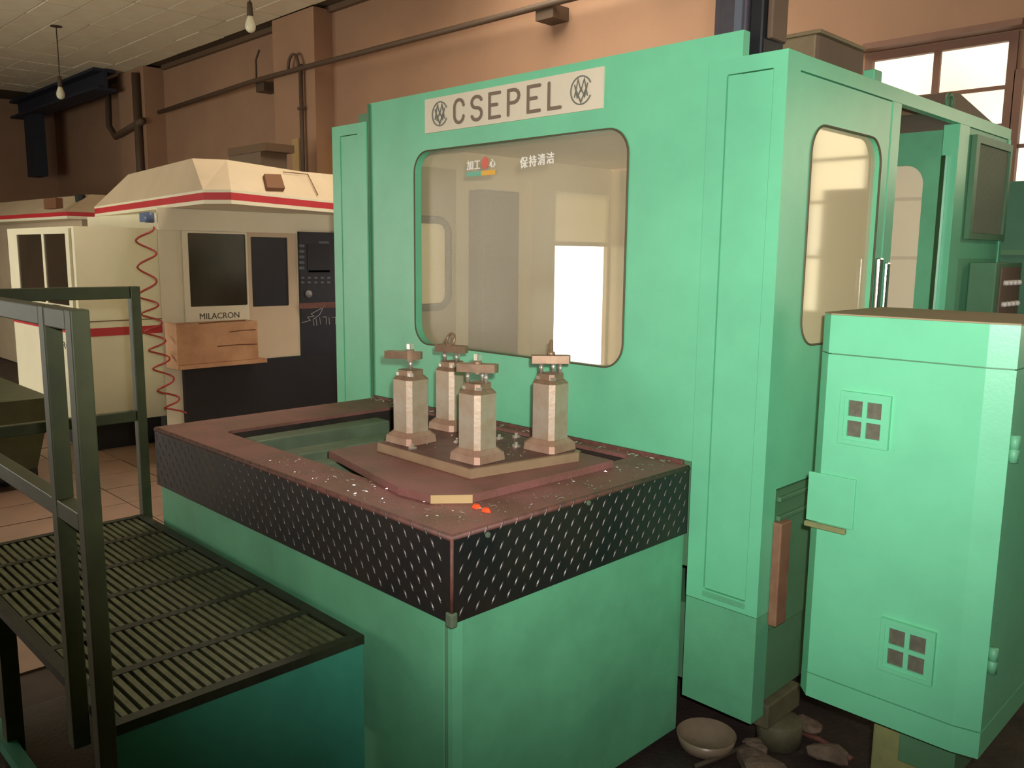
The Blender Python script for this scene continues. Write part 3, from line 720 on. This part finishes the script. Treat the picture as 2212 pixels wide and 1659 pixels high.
hpost(-.30, -1.715, .02, 1.485); hpost(-.465, -1.715, .50, 1.485)
box(-.446, -.319, -1.732, -1.698, 1.443, 1.484, bev=.003).build('top_rail', 'rail_green', ap)
box(-2.3, -.484, -1.732, -1.698, 1.443, 1.484, bev=.003).build('top_rail', 'rail_green', ap)
box(-2.3, -.319, -1.732, -1.698, 1.035, 1.075, bev=.003).build('mid_rail', 'rail_green', ap)
hpost(GX0 + .0, GY1 + .01, ZG - .05, 1.465)
box(GX0 - .02, GX0 + .02, -1.9, GY1 - .012, 1.42, 1.465, bev=.003).build('top_rail', 'rail_green', ap)
box(GX0 - .016, GX0 + .016, -1.9, GY1 - .012, .955, .995, bev=.003).build('mid_rail', 'rail_green', ap)
hpost(GX0, -1.9, ZG - .4, 1.465)

# ================================================================== CONTROL CABINET
cb = thing('control_cabinet', 'pale green electrical cabinet on a pedestal at the right, with square vents', 'cabinet', (.66, .1, 0))
pg = [(.43, -.06), (.466, -.1), (.848, -.1), (.909, -.086), (.909, .315), (.43, .315)]
def shrink(pl, d): return [(x + (d if x < .67 else -d), y + (d if y < .1 else -d)) for x, y in pl]
MB().prism(pg, 1.3495, 1.450).build('top_section', 'green_paint', cb)
MB().prism(shrink(pg, .006), .375, 1.449).build('body', 'green_dark', cb)
cd = MB().prism(pg, .4475, 1.346).build('door', 'green_paint', cb)
MB().prism(pg, .376, .444).build('bottom_section', 'green_paint', cb)
MB().prism(pg, 1.4505, 1.454).build('dusty_lid', 'dusty_top', cb)
def vent(x0, x1, z0, z1):
    v = MB().holed(x0, x1, z0, z1, (x0 + .012, x1 - .012, z0 + .012, z1 - .012), .003, -.112, -.1005, k=1).build('vent', 'green_paint', cd)
    f = MB(); w, h = x1 - x0, z1 - z0; mx, mz = (x0 + x1) / 2, (z0 + z1) / 2
    f.box(mx - .006, mx + .006, -.109, -.1005, z0 + .022, z1 - .022); f.box(x0 + .022, mx - .0061, -.109, -.1005, mz - .006, mz + .006); f.box(mx + .0061, x1 - .022, -.109, -.1005, mz - .006, mz + .006)
    for a, b in ((x0 + .012, x0 + .022), (x1 - .022, x1 - .012)): f.box(a, b, -.109, -.1005, z0 + .012, z1 - .012)
    for a, b in ((z0 + .012, z0 + .022), (z1 - .022, z1 - .012)): f.box(x0 + .022, x1 - .022, -.109, -.1005, a, b)
    f.build('vent_bars', 'green_paint', cd)
    for a, b in ((x0 + .022, mx - .006), (mx + .006, x1 - .022)):
        for c, d in ((z0 + .022, mz - .006), (mz + .006, z1 - .022)): box(a, b, -.104, -.1003, c, d).build('vent_pane', 'vent_dark', cd)
vent(.511, .641, 1.115, 1.254); vent(.66, .795, .532, .674)
cvp = box(.436, .566, -.108, -.1003, .886, 1.022, bev=.002).build('lock_plate', 'green_paint', cd)
box(.438, .552, -.122, -.1083, .872, .886, bev=.002).build('lock_lip', 'pedestal', cd)
for hpx, hpy in ((2190, 1000), (2132, 1452)):
    h_ = MB().lathe([(.011, 0), (.011, .03), (.009, .031), (.011, .032), (.011, .064)], (.917, -.075, P(hpx, hpy, 'y', -.08).z), 10)
    h_.build('hinge', 'green_paint_dull', cb, True)
MB().box(.62, .80, .0, .22, .0, .374, bev=.006).build('pedestal', 'pedestal', cb)
box(.70, .84, -.02, .2, .25, .3745).build('pedestal_bracket', 'green_dark', cb)

# ================================================================== WHITE TURNING CENTRE (far left)
MX = -4.75
wm = thing('turning_center', 'white turning centre with red striped hood and dark door windows', 'machine', (-6, 1.4, 0))
ZS = 1.905
st = [P(px, py, 'z', ZS) for px, py in ((205, 468), (440, 440), (500, 440), (690, 458), (727, 460))]
low = [(st[0].x, st[0].y), (st[1].x, st[1].y), (st[2].x, st[2].y), (st[4].x, st[4].y), (st[4].x - .1, 2.9), (st[0].x, 2.9)]
tp = [P(px, py, 'z', 2.24) for px, py in ((245, 375), (415, 342), (490, 345), (727, 368))]
top = [(tp[0].x, tp[0].y), (tp[1].x, tp[1].y), (tp[2].x, tp[2].y), (tp[3].x, tp[3].y), (tp[3].x - .1, 2.7), (tp[0].x, 2.7)]
def _par(a, b, o, ref):
    d = Vector((b[0] - a[0], b[1] - a[1])).normalized(); L = (Vector(ref) - Vector(o)).dot(d); return (o[0] + d.x * L, o[1] + d.y * L)
top[3] = _par(low[2], low[3], top[2], top[3]); top[0] = _par(low[1], low[0], top[1], top[0]); top[4] = (top[3][0] - .1, 2.7); top[5] = (top[0][0], 2.7)
def between(k): return [(a[0] + (b[0] - a[0]) * k, a[1] + (b[1] - a[1]) * k) for a, b in zip(low, top)]
def zk(k): return ZS + (2.24 - ZS) * k
hood = MB().prism(low, ZS, ZS + .025).build('hood', 'white_paint', wm)
MB().prism(low, ZS + .0251, ZS + .073).build('red_band', 'red_stripe', hood)
MB().prism(low, ZS + .0731, ZS + .09).build('hood_band', 'white_paint', hood)
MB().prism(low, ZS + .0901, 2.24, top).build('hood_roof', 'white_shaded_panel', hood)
def hood_pt(px, py):  # point on the sloping right face of the hood roof
    A = Vector((low[2][0], low[2][1], ZS + .09)); B = Vector((low[3][0], low[3][1], ZS + .09)); T = Vector((top[2][0], top[2][1], 2.24))
    n = (B - A).cross(T - A).normalized(); d = P(px, py, 'x', -3) - CAM
    t = (A - CAM).dot(n) / d.dot(n); return CAM + d * t, n
q = [hood_pt(*p) for p in ((567, 383), (603, 384), (612, 414), (574, 413))]
n_ = q[0][1]; n_ = n_ if n_.x > 0 else -n_
pts = [a[0] + n_ * .03 for a in q]; MB().add([p for p in pts] + [p - n_ * .05 for p in pts], [(0, 1, 2, 3), (4, 5, 6, 7), (0, 1, 5, 4), (1, 2, 6, 5), (2, 3, 7, 6), (3, 0, 4, 7)]).build('hood_plate', 'wood_crack', hood)
q = [hood_pt(*p)[0] + n_ * .015 for p in ((610, 375), (663, 380), (685, 425))]; MB().tube(q, .004, 6).build('hood_seam', 'wood_crack', hood)
# body
MB().prism([(-7.3, .68), (-5.58, .68), (MX - .02, .30), (MX - .02, 2.9), (-7.3, 2.9)], .06, ZS - .0005).build('body', 'white_paint', wm)
box(MX - .019, MX - .004, .30, 1.43, 1.745, 1.9).build('header_panel', 'white_paint', wm)
wd1 = MB().holed(.47, .985, 1.02, 1.742, (.513, .972, 1.182, 1.728), .006, MX - .018, MX, plane='yz', k=1).build('sliding_door', 'white_paint', wm)
box(MX - .016, MX - .010, .513, .972, 1.182, 1.728).build('door_glass', 'dark_window', wd1)
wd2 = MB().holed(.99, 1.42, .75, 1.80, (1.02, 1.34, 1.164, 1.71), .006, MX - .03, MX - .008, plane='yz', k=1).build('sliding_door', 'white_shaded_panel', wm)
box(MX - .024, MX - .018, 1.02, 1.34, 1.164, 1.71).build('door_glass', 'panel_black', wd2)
cp = box(MX - .03, MX + .01, 1.44, 2.1, .3, 1.76).build('operator_panel', 'panel_black', wm)
sy = lambda px, py: P(px, py, 'x', MX + .01)
def onpanel(a, b, material, name='display', d=.004):
    A, B = sy(*a), sy(*b); return box(MX + .0101, MX + .01 + d, A.y, B.y, min(A.z, B.z), max(A.z, B.z)).build(name, material, cp)
onpanel((663, 527), (712, 590), 'black_base'); onpanel((688, 521), (710, 526), 'panel_grey', 'bezel_strip'); onpanel((666, 584), (712, 588), 'panel_grey', 'bezel_strip')
for r in range(5): onpanel((646, 528 + r * 12), (657, 534 + r * 12), 'panel_grey', 'key')
for r in range(2):
    for c_ in range(5): onpanel((650 + c_ * 14, 598 + r * 10), (657 + c_ * 14, 602 + r * 10), 'panel_grey', 'key')
A = sy(666, 635); MB().lathe_x([(.0, 0), (.03, 0), (.03, .012), (.018, .014), (.018, .03), (0, .032)], (MX + .01, A.y, A.z), 16).build('rotary_knob', 'print_grey', cp, True)
lp = MB(); fy = lambda u, v, d: (MX + .0105 + d, u, v)
def pth(*pp): return [(sy(*p).y, sy(*p).z) for p in pp]
strokes(lp, [pth((652, 697), (670, 692), (664, 685), (678, 683), (672, 678), (690, 668), (698, 664)), pth((698, 664), (690, 680), (676, 690)), pth((676, 692), (678, 703)), pth((682, 688), (684, 703)),
             pth((690, 686), (692, 700)), pth((697, 685), (704, 684), (704, 700)), pth((710, 686), (711, 700)), pth((717, 686), (724, 685), (724, 700))], fy, .005)
stuff(lp.build('panel_print', 'print_grey', cp))
onpanel((646, 655), (727, 664), 'rust_edge', 'trim_line')
MB().prism([(-7.2, .72), (-5.55, .72), (MX - .06, .36), (MX - .06, 2.9), (-7.2, 2.9)], .0, .06).build('plinth', 'black_base', wm)
box(MX - .02, MX + .015, .43, 2.1, .05, .745).build('chip_guard', 'black_base', wm)
A, B = P(432, 690, 'x', MX + .001), P(517, 681, 'x', MX + .001)
stuff(text_mesh('MILACRON', lambda u, v, d: (MX + .0005 + d, A.y + u, A.z + v), B.y - A.y, .045, .002).build('lettering', 'print_dark', wd1))
# side cabinet with stripe
sc2 = thing('side_cabinet', 'white cabinet with two dark windows and red stripe beside the turning centre', 'cabinet', (-6.3, .15, 0))
cbx = MB().box(-7.35, -5.6, -.0, .66, .22, 1.775).build('body', 'white_paint', sc2)
MB().holed(-7.1, -5.66, 1.12, 1.76, (-7.0, -5.74, 1.16, 1.72), .005, -.02, -.0005, k=1).build('window_frame', 'white_paint', sc2)
box(-7.0, -6.32, -.012, -.0005, 1.16, 1.72).build('window_glass', 'dark_window', sc2); box(-6.26, -5.74, -.012, -.0005, 1.16, 1.72).build('window_glass', 'dark_window', sc2)
box(-6.32, -6.26, -.02, -.001, 1.16, 1.72).build('window_mullion', 'white_paint', sc2)
box(-7.35, -5.6, -.006, -.0005, .935, 1.0).build('red_band', 'red_stripe', sc2); box(-5.599, -5.594, .0, .66, .92, .985).build('red_band', 'red_stripe', sc2)
box(-5.599, -5.596, .02, .66, 1.035, 1.042).build('seam', 'wood_crack', sc2)
stuff(text_mesh('MILACRON', lambda u, v, d: (-6.45 + u, -.001 - d, .80 + v), .72, .055, .002).build('lettering', 'print_dark', sc2))
box(-7.3, -5.62, .03, .6, .0, .22).build('plinth', 'black_base', sc2)
# second white machine behind it
w2 = thing('turning_center', 'second white machine with red stripe, half hidden at the far left edge', 'machine', (-11, 2.2, 0))
z2 = 1.93
e2 = [P(-60, 481, 'z', z2), P(195, 474, 'z', z2)]
lo2 = [(-13.4, e2[0].y), (e2[1].x, e2[0].y + .25), (e2[1].x + .1, 2.9), (-13.4, 2.9)]
MB().prism(lo2, z2, z2 + .03).build('hood', 'white_paint', w2); MB().prism(lo2, z2 + .031, z2 + .075).build('red_band', 'red_stripe', w2)
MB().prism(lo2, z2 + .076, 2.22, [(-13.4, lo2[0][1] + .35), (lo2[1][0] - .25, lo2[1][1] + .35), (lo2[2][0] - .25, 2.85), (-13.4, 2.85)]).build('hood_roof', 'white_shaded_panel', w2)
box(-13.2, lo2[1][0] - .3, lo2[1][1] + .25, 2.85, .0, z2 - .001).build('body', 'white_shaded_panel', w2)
A = P(130, 437, 'z', 2.10); box(A.x - .25, A.x + .15, A.y - .09, A.y - .02, 2.03, 2.14).build('hood_plate', 'wood_crack', w2)
A = P(175, 450, 'z', 2.06); MB().tube([(A.x, A.y, 2.2), (A.x + .05, A.y, 1.95)], .06, 8).build('hood_strut', 'black_base', w2)
# wooden drawer box hung on the door
wb = thing('wooden_box', 'cracked wooden parts box hanging under the white machine door', 'box', (MX + .1, .75, .71))
a0, a1 = P(382, 702, 'x', MX + .2), P(556, 690, 'x', MX + .2); b1 = P(560, 775, 'x', MX + .2)
wbx = MB().box(MX + .017, MX + .2, a0.y, a1.y, b1.z, a0.z, bev=.004).build('box_front', 'wood', wb)
box(MX + .016, MX + .215, a0.y - .012, a0.y, b1.z - .03, a0.z + .012).build('end_board', 'wood', wb)
box(MX + .0172, MX + .22, a0.y, a1.y + .06, b1.z - .03, b1.z - .0005).build('bottom_board', 'wood', wb)
for (px0, py0, px1, py1) in ((470, 748, 555, 743), (495, 717, 552, 712), (430, 699, 530, 692)):
    A, B = P(px0, py0, 'x', MX + .2), P(px1, py1, 'x', MX + .2)
    MB().tube([(MX + .2, A.y, A.z), (MX + .2, (A.y + B.y) / 2, (A.z + B.z) / 2 + .004), (MX + .2, B.y, B.z)], .004, 5).build('crack', 'wood_crack', wb)
# coiled air hose
ctr = [P(*p, 'x', -4.62) for p in ((312, 490), (318, 560), (318, 640), (328, 690), (338, 740), (350, 790), (362, 850), (384, 895))]
hp = []; NT = 9
for i in range(NT * 14 + 1):
    t = i / (NT * 14) * (len(ctr) - 1); k = min(int(t), len(ctr) - 2); c_ = ctr[k].lerp(ctr[k + 1], t - k); a = 2 * math.pi * i / 14
    hp.append(c_ + Vector((.05 * math.sin(a), .065 * math.cos(a), 0)))
tag(MB().tube(hp, .007, 6).build('coiled_hose', 'hose_red', None, True), 'thin red coiled air hose hanging beside the white machine', 'hose')
A = P(322, 470, 'x', -4.68)
dv = thing('blue_sensor', 'small blue lamp unit clamped under the red striped hood', 'lamp', A)
MB().lathe([(.0, -.035), (.03, -.035), (.036, 0), (.03, .035), (0, .04)], A, 12).build('head', 'device_blue', dv, True)
box(A.x - .12, A.x - .03, A.y - .02, A.y + .05, A.z - .03, A.z + .035).build('bracket', 'device_blue', dv)
# box lying on the hood
A, B = P(495, 350, 'y', 2.2), P(575, 312, 'y', 2.2)
gb = thing('grey_case', 'grey box unit standing on the white machine hood by the wall', 'box', ((A.x + B.x) / 2, 2.35, 2.2405))
box(A.x, B.x - .12, 2.2, 2.5, 2.2405, B.z - .06).build('case', 'grey_box', gb); box(A.x + .0, B.x - .0, 2.19, 2.52, B.z - .059, B.z + .02).build('lid', 'wall_dark_band', gb)

# dark chip trolley on the floor at the left
ct = thing('chip_trolley', 'dark green chip trolley on the floor behind the handrail', 'trolley', (-5.2, -1.1, 0))
MB().prism([(-5.9, -1.75), (-4.75, -1.75), (-4.75, -.6), (-5.9, -.6)], .14, .62, [(-6.0, -1.85), (-4.68, -1.85), (-4.68, -.5), (-6.0, -.5)]).build('tub', 'rail_green', ct)
box(-5.9, -4.75, -1.75, -.6, .08, .139).build('chassis', 'black_base', ct)
for x in (-5.7, -4.95):
    for y in (-1.6, -.75): MB().tube([(x - .03, y, .06), (x + .03, y, .06)], .06, 14).build('wheel', 'black_base', ct)

# teal machine glimpsed at the right edge
tmn = thing('green_machine', 'dark teal machine cabinet behind the vent grille at the right edge', 'machine', (.6, 2.7, 0))
box(.12, 1.3, 2.5, 3.1, .0, 1.98, bev=.006).build('body', 'teal_machine', tmn); box(.115, 1.305, 2.49, 2.4995, 1.62, 1.645).build('seam', 'green_dark', tmn)
box(.3, 1.2, 2.485, 2.4995, .5, 1.55).build('door', 'green_dark', tmn)

# things on the dirty floor at the lower right
bc = (.085, .015, .0)
bw = MB().lathe([(.07, .0), (.088, .008), (.097, .048), (.093, .048), (.083, .012), (.0, .007)], bc, 28).build('bowl', 'bowl_enamel', None, True)
tag(bw, 'dirty round metal bowl under the corner of the green machine', 'bowl')
lf = thing('levelling_block', 'rusty iron levelling foot between the machine and the cabinet', 'foot', (.235, .22, 0))
MB().lathe([(.075, 0), (.075, .075), (.07, .08)], (.235, .22, 0), 20).build('round_foot', 'foot_iron', lf, True); box(.10, .245, .12, .34, .081, .165, bev=.006).build('wedge', 'foot_iron', lf)
def rock(x, y, r, flat, label, s):
    bm = bmesh.new(); bmesh.ops.create_icosphere(bm, subdivisions=2, radius=1); rnd = random.Random(s)
    for v in bm.verts:
        k = 1 + .28 * math.sin(v.co.x * 3.1 + s) * math.cos(v.co.y * 2.7 + s * 2) + rnd.uniform(-.08, .08)
        v.co = Vector((x + v.co.x * r * k * 1.3, y + v.co.y * r * k, max(0, r * flat * (v.co.z * k + .75))))
    bm.verts.ensure_lookup_table(); mb = MB().add([v.co for v in bm.verts], [[v.index for v in f.verts] for f in bm.faces]); bm.free()
    return tag(mb.build('stone', 'stone'), label, 'stone', 'broken concrete on the floor')
q = P(1640, 1640, 'z', 0); rock(q.x + .035, q.y - .06, .065, .5, 'largest pale broken concrete lump beside the bowl', 1)
q = P(1600, 1590, 'z', 0); rock(q.x + .075, q.y - .035, .03, .6, 'small concrete lump right behind the bowl', 2)
q = P(1745, 1575, 'z', 0); rock(q.x, q.y, .04, .5, 'dark concrete lump under the edge of the cabinet', 3)
q = P(1790, 1640, 'z', 0); rock(q.x, q.y, .05, .5, 'concrete lump at the lower edge left of the pedestal', 4)
a = [P(*p, 'z', .012) for p in ((1500, 1656), (1560, 1634), (1620, 1605))] + [P(*p, 'z', .03) for p in ((1660, 1585), (1700, 1570))]
tag(MB().tube(a, .008, 8).build('floor_cable', 'cord_dark', None, True), 'dark cable running over the dirty floor past the bowl', 'cable')
a = [P(*p, 'z', .012) for p in ((1735, 1585), (1770, 1597), (1800, 1615), (1840, 1640))]
tag(MB().tube(a, .009, 8).build('floor_hose', 'rust_edge', None, True), 'purplish hose on the floor below the cabinet', 'hose')
